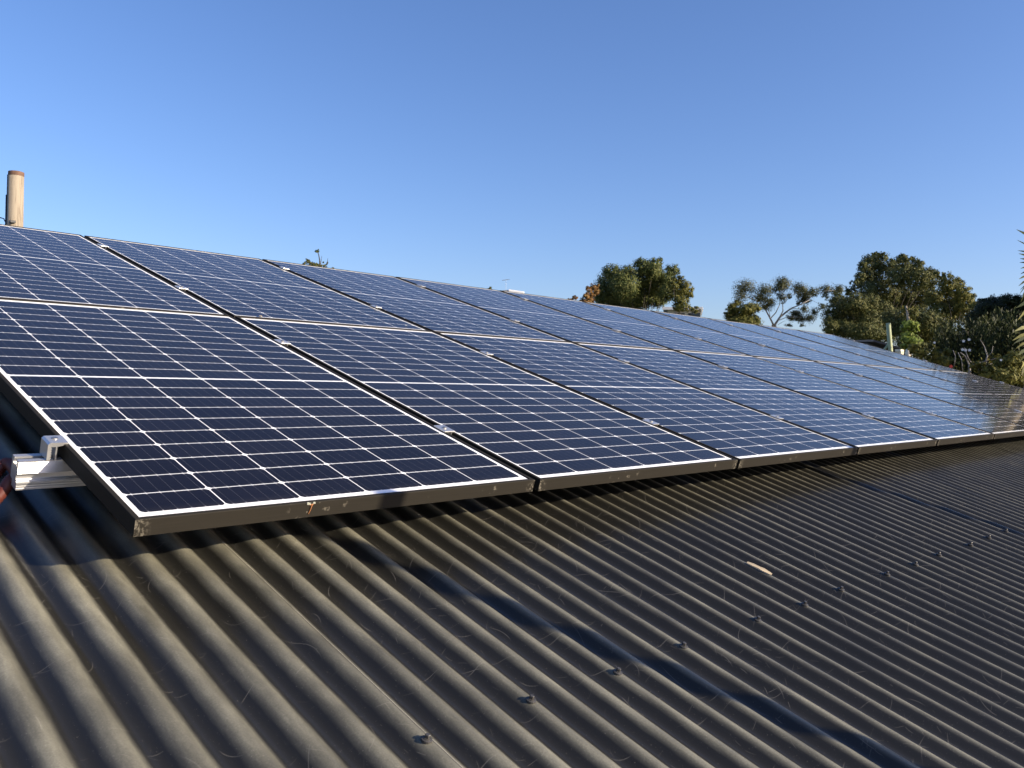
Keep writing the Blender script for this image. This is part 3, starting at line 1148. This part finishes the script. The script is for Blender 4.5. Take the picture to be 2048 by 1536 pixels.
P, N = crown_points([(c[0] - np.array(gl), c[1], c[2], c[3]) for c in gc], .12, 1.0, .26, .55)
leaf_mesh('crown', P, N, .12 * rng.uniform(.6, 1.3, len(P)), .42, M['leaf_gum'], gum)
tree('bushy_tree', 'round olive bush below the left side of the wispy gum tree', 'tree',
     px_clumps([(140, 560, 110, 80), (350, 570, 150, 85), (500, 545, 95, 55), (240, 690, 210, 95), (480, 730, 90, 75), (200, 470, 40, 40), (60, 640, 70, 70), (300, 800, 260, 80)], OG, SG, 60, .8, 1.5, 1.15),
     M['leaf_olive'], M['bark'], 0.128, 2.2, r0=.18)

# big tree mass on the right
OB, SB = (1536, 480), 4.0
tree('broad_tree', 'tallest broad green tree with a domed crown at the right', 'tree',
     px_clumps([(820, 185, 80, 65), (910, 175, 75, 60), (780, 280, 75, 80), (890, 290, 90, 90), (1075, 185, 80, 60), (1170, 210, 75, 65), (1060, 290, 100, 85), (1200, 300, 100, 85),
                (1290, 320, 65, 80), (715, 350, 45, 45), (820, 400, 95, 70), (950, 420, 110, 80), (1090, 430, 110, 85), (1240, 420, 100, 75), (990, 230, 60, 60), (660, 410, 50, 40), (1150, 520, 150, 70), (950, 520, 130, 70), (760, 215, 45, 40), (860, 125, 40, 26), (905, 120, 36, 24), (1080, 135, 38, 24), (1120, 150, 36, 26), (1215, 185, 34, 30), (735, 300, 40, 36), (1320, 270, 40, 34), (990, 180, 22, 26), (690, 345, 34, 26)], OB, SB, 75, .8, 4, .98),
     M['leaf_broad'], M['bark'], 0.159, 1.7, twig=.15, fill=.15, r0=.2)
tree('broad_tree', 'yellow-green tree forming the right shoulder beside the tallest tree', 'tree',
     px_clumps([(1370, 275, 40, 22), (1440, 305, 55, 38), (1520, 345, 55, 40), (1430, 380, 80, 60), (1540, 420, 80, 60), (1610, 455, 50, 40), (1440, 470, 100, 70), (1560, 510, 90, 60),
                (1680, 530, 60, 45), (1330, 480, 80, 80), (1500, 590, 130, 70), (1370, 600, 110, 90)], OB, SB, 68, .8, 3, .98),
     M['leaf_olive'], M['bark'], 0.145, 1.8, twig=.15, fill=.15, r0=.14)
tree('bushy_tree', 'dark rounded bush below the left of the tallest tree', 'tree',
     px_clumps([(560, 490, 70, 55), (680, 510, 100, 65), (800, 520, 90, 70), (530, 600, 90, 80), (660, 620, 120, 90), (800, 630, 110, 90), (500, 690, 60, 60), (600, 720, 120, 60), (760, 740, 140, 60), (900, 590, 80, 100),
                (900, 760, 120, 50)], OB, SB, 60, .8, 2.5, 1.08),
     M['leaf_broad'], M['bark'], 0.128, 1.9, twig=.15, fill=.15, r0=.16)
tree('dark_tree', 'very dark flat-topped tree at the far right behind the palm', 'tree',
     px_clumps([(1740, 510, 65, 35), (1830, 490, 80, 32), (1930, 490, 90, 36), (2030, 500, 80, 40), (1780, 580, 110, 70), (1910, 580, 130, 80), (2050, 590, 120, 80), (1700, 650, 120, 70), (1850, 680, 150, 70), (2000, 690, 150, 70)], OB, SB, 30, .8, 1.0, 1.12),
     M['leaf_deep'], M['bark'], 0.071, 2.2, r0=.2)
tree('mixed_tree', 'mid-green tree with hanging leaf tips between the vine and the dark tree', 'tree',
     px_clumps([(1000, 640, 90, 80), (1130, 640, 110, 80), (1260, 650, 120, 80), (1200, 740, 140, 70), (1340, 700, 110, 70), (1050, 720, 90, 60), (1120, 820, 110, 60), (1300, 800, 120, 60)], OB, SB, 45, .8, 2, .95),
     M['leaf_broad'], M['bark'], 0.106, 1.8, twig=.15, fill=.15, r0=.14)


# weeping foliage: hanging strands
def weeper(label, u0, u1, v0, v1, dist, n, mat, leaf):
    c = at((u0 + u1) / 2, v1, dist)
    t = thing('weeping_tree', label, 'tree', (c.x, c.y, GZ))
    bl = t.location.copy()
    P, N, A = [], [], []
    m_ = MB()
    hub = at((u0 + u1) / 2, v0 + 5, dist) - bl
    m_.tube([Vector((0, 0, 0)), Vector((.1, .05, hub.z * .5)), hub], [.16, .12, .07], 8)
    for i in range(n):
        u = random.uniform(u0, u1)
        top = at(u, v0 + random.uniform(-14, 60), dist + random.uniform(-1.4, 1.4)) - bl
        ln = random.uniform(.3, 1.0) * (v1 - v0) * mpp(dist)
        k = int(ln / .03)
        sw = Vector((random.uniform(-.12, .12), random.uniform(-.12, .12), 0))
        for j in range(k):
            p = top + Vector((0, 0, -ln * j / k)) + sw * (j / k) ** 2
            P.append(np.array(p) + rng.normal(size=3) * .075)
            A.append((rng.normal() * .6, rng.normal() * .6, -1))
            N.append((rng.normal(), rng.normal(), .3 * rng.normal()))
    m_.build('trunk', M['bark'], t, True)
    leaf_mesh('crown', np.array(P), np.array(N), leaf * rng.uniform(.7, 1.5, len(P)), .28, mat, t, np.array(A))
    return t


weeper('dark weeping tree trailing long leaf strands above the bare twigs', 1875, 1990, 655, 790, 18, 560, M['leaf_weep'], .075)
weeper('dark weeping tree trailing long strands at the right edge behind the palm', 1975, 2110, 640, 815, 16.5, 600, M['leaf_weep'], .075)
tree('leafy_shrub', 'yellow-green leafy shrub right behind the panel edge below the vine', 'shrub',
     px_clumps([(1180, 870, 70, 50), (1270, 880, 80, 50), (1370, 910, 80, 60), (1300, 960, 100, 50), (1420, 980, 70, 50), (1450, 900, 50, 40), (1230, 930, 90, 40)], OB, SB, 15.5, .8, .4),
     M['leaf_olive'], M['bark'], 0.055, 1.3, r0=.05)
tree('leafy_shrub', 'low mottled shrub with scattered bright leaves at the right panel corner', 'shrub',
     px_clumps([(1850, 1000, 90, 60), (1950, 980, 90, 80), (1760, 1050, 80, 60), (1880, 1090, 110, 60), (2000, 1090, 90, 70), (1680, 1040, 60, 50)], OB, SB, 14.5, .8, .4),
     M['leaf_olive'], M['bark'], 0.051, 1.3, r0=.05)

# bare twiggy shrub
bs0 = at(1536 + 1650 / 4, 480 + 1120 / 4, 14.8)
bs = thing('bare_shrub', 'leafless brown twiggy shrub at the right panel edge', 'shrub', (bs0.x, bs0.y, GZ))
bl = bs.location.copy()


def bp(x, y, d=14.8):
    return at(1536 + x / 4, 480 + y / 4, d) - bl


m_ = MB()
m_.tube([Vector((0, 0, 0)), Vector((.05, 0, 1.2)), bp(1620, 1150), bp(1610, 1000)], [.05, .04, .03, .016], 7)
for pts, r in [([(1620, 1130), (1610, 1000), (1580, 930), (1540, 900)], .016), ([(1612, 1010), (1680, 985), (1740, 970), (1850, 940)], .014), ([(1740, 970), (1755, 930), (1730, 850), (1700, 800)], .013),
               ([(1690, 1090), (1680, 1020), (1665, 1000)], .010), ([(1745, 1080), (1740, 1010), (1750, 960)], .011), ([(1560, 1060), (1550, 960), (1520, 900)], .010), ([(1740, 1000), (1700, 1050), (1720, 1080)], .008),
               ([(1720, 1030), (1760, 1000), (1800, 985)], .008), ([(1640, 1000), (1600, 940), (1570, 860)], .009), ([(1490, 1010), (1500, 930), (1480, 880)], .008), ([(1755, 930), (1790, 900), (1800, 850)], .007)]:
    k_ = len(pts)
    m_.tube([bp(x, y, 14.8 + .1 * math.sin(i * 2 + r * 300)) for i, (x, y) in enumerate(pts)], [r * (1 - .6 * i / (k_ - 1)) for i in range(k_)], 6)
m_.build('branches', M['palebark'], bs, True)
P = []
for i in range(90):
    P.append(np.array(bp(random.uniform(1480, 1800), random.uniform(900, 1060), 14.8 + random.uniform(-.3, .3))))
leaf_mesh('dry_leaves', np.array(P), rng.normal(size=(90, 3)), .05 * rng.uniform(.6, 1.3, 90), .5, M['leaf_olive'], bs)

# white flowers, one red flower
def flower(u, v, d, mat, label, group=None, r=.035):
    c = at(u, v, d)
    t = thing('flower', label, 'flower', c, group)
    m_ = MB()
    to = (Vector(CAM_P) - c).normalized()
    e1 = to.cross(Vector((0, 0, 1))).normalized()
    e2 = e1.cross(to)
    for k in range(5):
        a = 2 * math.pi * k / 5 + .3
        dv = e1 * math.cos(a) + e2 * math.sin(a)
        sv = e1 * -math.sin(a) + e2 * math.cos(a)
        tip = dv * r + to * r * .25
        m_.add([Vector((0, 0, 0)), dv * r * .6 + sv * r * .42 + to * .006, tip, dv * r * .6 - sv * r * .42 + to * .006, -to * .004], [(0, 1, 2, 3), (4, 3, 2, 1)])
    m_.build('petals', mat, t)
    m_ = MB()
    m_.tube([Vector((0, 0, 0)) - to * .005, Vector((0, 0, -.12)) - to * .05, Vector((0, 0, -.4)) - to * .2], [.0022, .0022, .0022], 5)
    m_.build('stem', M['leaf_weep'], t)
    return t


for (u, v, lab) in [(1927, 682, 'white flower, upper left of the cluster before the dark weeping tree'), (1938, 679, 'white flower, upper right of the cluster before the dark weeping tree'),
                    (1925, 699, 'white flower, lower left of the cluster before the dark weeping tree'), (1931, 700, 'white flower, lower middle of the cluster before the dark weeping tree'),
                    (1939, 700, 'white flower, lower right of the cluster before the dark weeping tree')]:
    flower(u, v, 15.5, M['petal'], lab, 'white flowers in the dark foliage', .026)
flower(1869, 685, 15.2, M['petal'], 'lone white flower above the yellow-green shrub', 'white flowers in the dark foliage', .02)
flower(2002, 720, 14.0, M['petal'], 'lone white flower above the mottled shrub at the right', 'white flowers in the dark foliage', .018)
flower(1902, 733, 14.6, M['red'], 'small red flower at the panel edge by the bare shrub', None, .03)

# pale green post with a brace
gt = at(1776.5, 646, 25)
gb_ = at(1781, 702, 25)
ax = (gt - gb_).normalized()
kk = (gt.z - GZ) / ax.z
gbase = gt - ax * kk
gpst = thing('green_post', 'pale green painted post with a short diagonal brace beyond the panels', 'post',
             mat=Matrix.Translation(gbase) @ Vector((0, 0, 1)).rotation_difference(ax).to_matrix().to_4x4())
m_ = MB()
m_.tube([(0, 0, 0), (0, 0, kk - .012), (0, 0, kk)], [.064, .060, .05], 14)
m_.build('shaft', M['greenpaint'], gpst, True)
iv = gpst.matrix_world.inverted()
m_ = MB()
m_.tube([iv @ at(1780, 684, 25), iv @ at(1768, 700, 25), iv @ at(1758, 716, 25)], .032, 8)
m_.build('brace', M['greenpaint'], gpst, True)

# creeper climbing on a stake
vb = at(1818, 705, 24.8)
vn = thing('creeper', 'bright lime-green creeper climbing a dry stake right of the green post', 'plant', (vb.x, vb.y, GZ))
bl = vn.location.copy()
m_ = MB()
m_.tube([Vector((0, 0, 0)), at(1820, 700, 24.8) - bl, at(1817, 640, 24.8) - bl, at(1812, 612, 24.8) - bl], [.05, .05, .04, .025], 7)
m_.build('stake', M['palmbark'], vn, True)
cl = [(np.array(at(u, v, 24.7) - bl), a * mpp(24.8), .19, b * mpp(24.8)) for u, v, a, b in [(1817, 650, 11, 4), (1820, 657, 9, 5), (1812, 668, 9, 5), (1823, 672, 9, 6), (1817, 680, 9, 6), (1826, 683, 8, 6), (1818, 692, 9, 6), (1823, 698, 8, 6)]]
P, N = crown_points(cl, .10, .8, .4, .3, .7)
leaf_mesh('foliage', P, N, .10 * rng.uniform(.6, 1.4, len(P)), .7, M['leaf_lime'], vn)
for u, v, a, b in [(1812, 622, 6, 13), (1824, 626, 7, 11)]:
    P, N = crown_points([(np.array(at(u, v, 24.9) - bl), a * mpp(24.9), .16, b * mpp(24.9))], .10, 1.0, .4, .3, .35)
    leaf_mesh('seed_head', P, N, .10, .35, M['leaf_olive'], vn)

# dark shed awning with pale clutter below it
sa, sb = at(1785, 690, 25.5), at(1828, 702, 25.5)
aw = thing('shed', 'small dark-roofed shed edge showing between the post and the creeper', 'shed', (sa.x, sa.y, GZ))
bl = aw.location.copy()
m_ = MB()
d2 = Vector(CAM_R[2])
d2.z = 0
d2.normalize()
A_, B_ = sa - bl, sb - bl
A_ -= (B_ - A_) * .9
vs = [A_, B_, B_ + d2 * 2.2 + Vector((0, 0, .1)), A_ + d2 * 2.2 + Vector((0, 0, .1))]
dz = Vector((0, 0, -.05))
m_.add(vs + [v + dz for v in vs], [(0, 1, 2, 3), (7, 6, 5, 4), (0, 4, 5, 1), (1, 5, 6, 2), (2, 6, 7, 3), (3, 7, 4, 0)])
m_.build('roof', M['darkroof'], aw)
m_ = MB()
w0, w1 = A_ + d2 * .4, B_ + d2 * .4
vs = [w0 + Vector((0, 0, -.06)), w1 + Vector((0, 0, -.06)), w1 + d2 * 1.5 + Vector((0, 0, -.06)), w0 + d2 * 1.5 + Vector((0, 0, -.06))]
vs2_ = [Vector((v.x, v.y, 0)) for v in vs]
m_.add(vs + vs2_, [(0, 1, 2, 3), (7, 6, 5, 4), (0, 4, 5, 1), (1, 5, 6, 2), (2, 6, 7, 3), (3, 7, 4, 0)])
m_.build('wall', M['bark'], aw)


def cask(name, label, cat, u, v, d, r, h, group=None):
    c = at(u, v, d)
    t = thing(name, label, cat, (c.x, c.y, GZ), group)
    m_ = MB()
    z = c.z - GZ
    m_.tube([(0, 0, 0), (0, 0, z - h), (0, 0, z - h)], [.03, .03, .03], 8)
    m_.build('stand', M['bark'], t)
    m_ = MB()
    m_.tube([(0, 0, z - h), (0, 0, z - h * .9), (0, 0, z - h * .5), (0, 0, z - h * .12), (0, 0, z)], [r * .6, r * .92, r, r * .85, r * .35], 18)
    m_.build('body', M['cream'], t, True)
    return t


cask('white_pot', 'rounded cream pot at the foot of the creeper', 'pot', 1816, 697.5, 24, .068, .30)
bx = at(1799, 699, 24.4)
bt = thing('crate', 'pale cream crate under the dark shed edge by the green post', 'crate', (bx.x, bx.y, GZ))
m_ = MB()
zt = bx.z - GZ
m_.box((-.115, -.075, zt - .055), (.115, .075, zt), .004)
m_.box((-.085, -.075, zt - .25), (-.04, .075, zt - .055), .003)
m_.box((.01, -.075, zt - .25), (.085, .075, zt - .055), .003)
m_.box((-.09, -.07, 0), (.09, .07, zt - .25))
m_.build('body', M['cream'], bt)


# ------------------------------------------------------------------ palm at the right edge
def frond(parent, root, pts, wid, n, mat, ll, droop=.5):
    """A rachis through pts (world, relative to root) with leaflets both sides."""
    pts = [Vector(p) - root for p in pts]
    m_ = MB()
    m_.tube(pts, [.016 * (1 - .8 * i / (len(pts) - 1)) for i in range(len(pts))], 6)
    seg = [(pts[i + 1] - pts[i]).length for i in range(len(pts) - 1)]
    tot = sum(seg)
    vs, fs = [], []
    for k in range(n):
        t = (k + .5) / n
        s = t * tot
        i = 0
        while i < len(seg) - 1 and s > seg[i]:
            s -= seg[i]
            i += 1
        p = pts[i] + (pts[i + 1] - pts[i]) * (s / seg[i])
        d = (pts[i + 1] - pts[i]).normalized()
        side0 = d.cross(Vector((0, 0, 1)))
        if side0.length < .05:
            side0 = Vector((1, 0, 0))
        side0.normalize()
        ln = ll * (math.sin(math.pi * (.12 + .8 * t)) ** .6) * random.uniform(.85, 1.1)
        for sg in (-1, 1):
            e = (side0 * sg * .8 + d * .55 + Vector((0, 0, -droop * random.uniform(.5, 1.2)))).normalized()
            w = e.cross(d).normalized().cross(e) * wid * .5
            q1 = p + e * ln * .4 + Vector((0, 0, .02 * ln))
            q2 = p + e * ln + Vector((0, 0, -ln * .25 * droop))
            b = len(vs)
            vs += [p - w * .4, p + w * .4, q1 + w, q1 - w, q2]
            fs += [(b, b + 1, b + 2, b + 3), (b + 3, b + 2, b + 4)]
    rach = m_.build('frond', M['palmbark'], parent, True)
    lf = meshobj('leaflets', vs, fs, mat, rach)
    return rach


PD = 12.5
ct = at(2420, -60, PD)
pb_ = at(2064, 775, PD)
palm = thing('palm_tree', 'tall palm just past the right edge, its drooping fronds entering the view', 'palm', (pb_.x, pb_.y, GZ))
root = palm.location.copy()
m_ = MB()
m_.tube([(0, 0, 0), pb_ - root, at(2085, 620, PD) - root, at(2108, 502, PD) - root, at(2130, 420, PD) - root, at(2230, 210, PD) - root, ct - root], [.14, .09, .075, .07, .07, .07, .085], 16)
m_.build('trunk', M['palmbark'], palm, True)
for i in range(15):
    a = i * 2.39996
    el = .9 - (i / 15) * 1.3
    ln = 1.55
    dv = Vector((math.cos(a), math.sin(a), 0))
    pts = [ct + dv * ln * s * math.cos(el * (1 - s)) + Vector((0, 0, ln * (s * math.sin(el) - .75 * s * s))) for s in (0, .2, .4, .6, .8, 1)]
    frond(palm, root, pts, .05, 34, M['leaf_palm'], .42)
# two fronds whose leaflets reach into view: one hanging against the sky, one yellow lower down


def edge_frond(rachis, leaflets, d, wpx, mat):
    m_ = MB()
    m_.tube([at(u, v, d) - root for u, v in rachis], .016, 6)
    fr = m_.build('frond', M['palmbark'], palm, True)
    vs, fs = [], []
    for k, (u0, v0, u1, v1) in enumerate(leaflets):
        dd = .12 * math.sin(k * 2.4)
        a_ = at(u0, v0, d) - root
        c_ = at(u1, v1, d + dd) - root
        ax_ = c_ - a_
        wv = ax_.cross(Vector(CAM_R[2])).normalized() * wpx * mpp(d) * .5 + Vector(CAM_R[2]) * .012 * math.cos(k * 1.9)
        b_ = a_ + ax_ * .5 + Vector((0, 0, .05 * ax_.length))
        n_ = len(vs)
        vs += [a_ - wv * .6, a_ + wv * .6, b_ + wv, b_ - wv, c_ + wv * .12, c_ - wv * .12]
        fs += [(n_, n_ + 1, n_ + 2, n_ + 3), (n_ + 3, n_ + 2, n_ + 4, n_ + 5)]
    meshobj('leaflets', vs, fs, mat, fr)


edge_frond([(2120, 380), (2085, 430), (2062, 490), (2058, 540), (2054, 600)],
           [(2066, 478, 2033, 459), (2064, 498, 2034, 480), (2062, 508, 2035, 501), (2062, 515, 2037, 507), (2061, 521, 2040, 517), (2060, 527, 2039, 525), (2060, 533, 2041, 537),
            (2059, 541, 2041, 548), (2058, 550, 2038, 558), (2058, 558, 2037, 572), (2057, 566, 2038, 590), (2056, 572, 2042, 604), (2056, 580, 2046, 612), (2064, 560, 2040, 580),
            (2058, 590, 2050, 620), (2070, 480, 2090, 520), (2066, 520, 2095, 560), (2062, 560, 2090, 600)], 12.5, 3.4, M['leaf_palm'])
edge_frond([(2110, 610), (2080, 625), (2062, 650), (2056, 690), (2056, 740)],
           [(2066, 648, 2023, 667), (2062, 664, 2025, 681), (2060, 652, 2030, 662), (2058, 682, 2032, 697), (2057, 672, 2028, 687), (2057, 696, 2036, 710), (2056, 706, 2039, 724), (2056, 716, 2042, 738),
            (2056, 726, 2043, 750), (2056, 734, 2048, 766), (2068, 650, 2095, 690), (2062, 690, 2090, 730), (2066, 600, 2032, 560 + 56), (2062, 612, 2036, 640)], 12.0, 5.5, M['leaf_palm_yellow'])
# screen of tall trees past the right edge (seen mirrored in the far panels)
tree('screen_tree', 'tall dark green tree beyond the right edge, mirrored in the far panels', 'tree',
     [(np.array(at(2225 + 30 * math.sin(i * 2.1), 330 + i * 42, 30 + 1.5 * math.sin(i * 1.3))), 1.2, 1.2, .9) for i in range(10)] +
     [(np.array(at(2360 + 50 * math.sin(i * 1.7), 280 + i * 48, 31 + 2 * math.sin(i * 2.3))), 1.8, 1.8, 1.3) for i in range(10)],
     M['leaf_broad'], M['bark'], .13, 1.3, r0=.2)
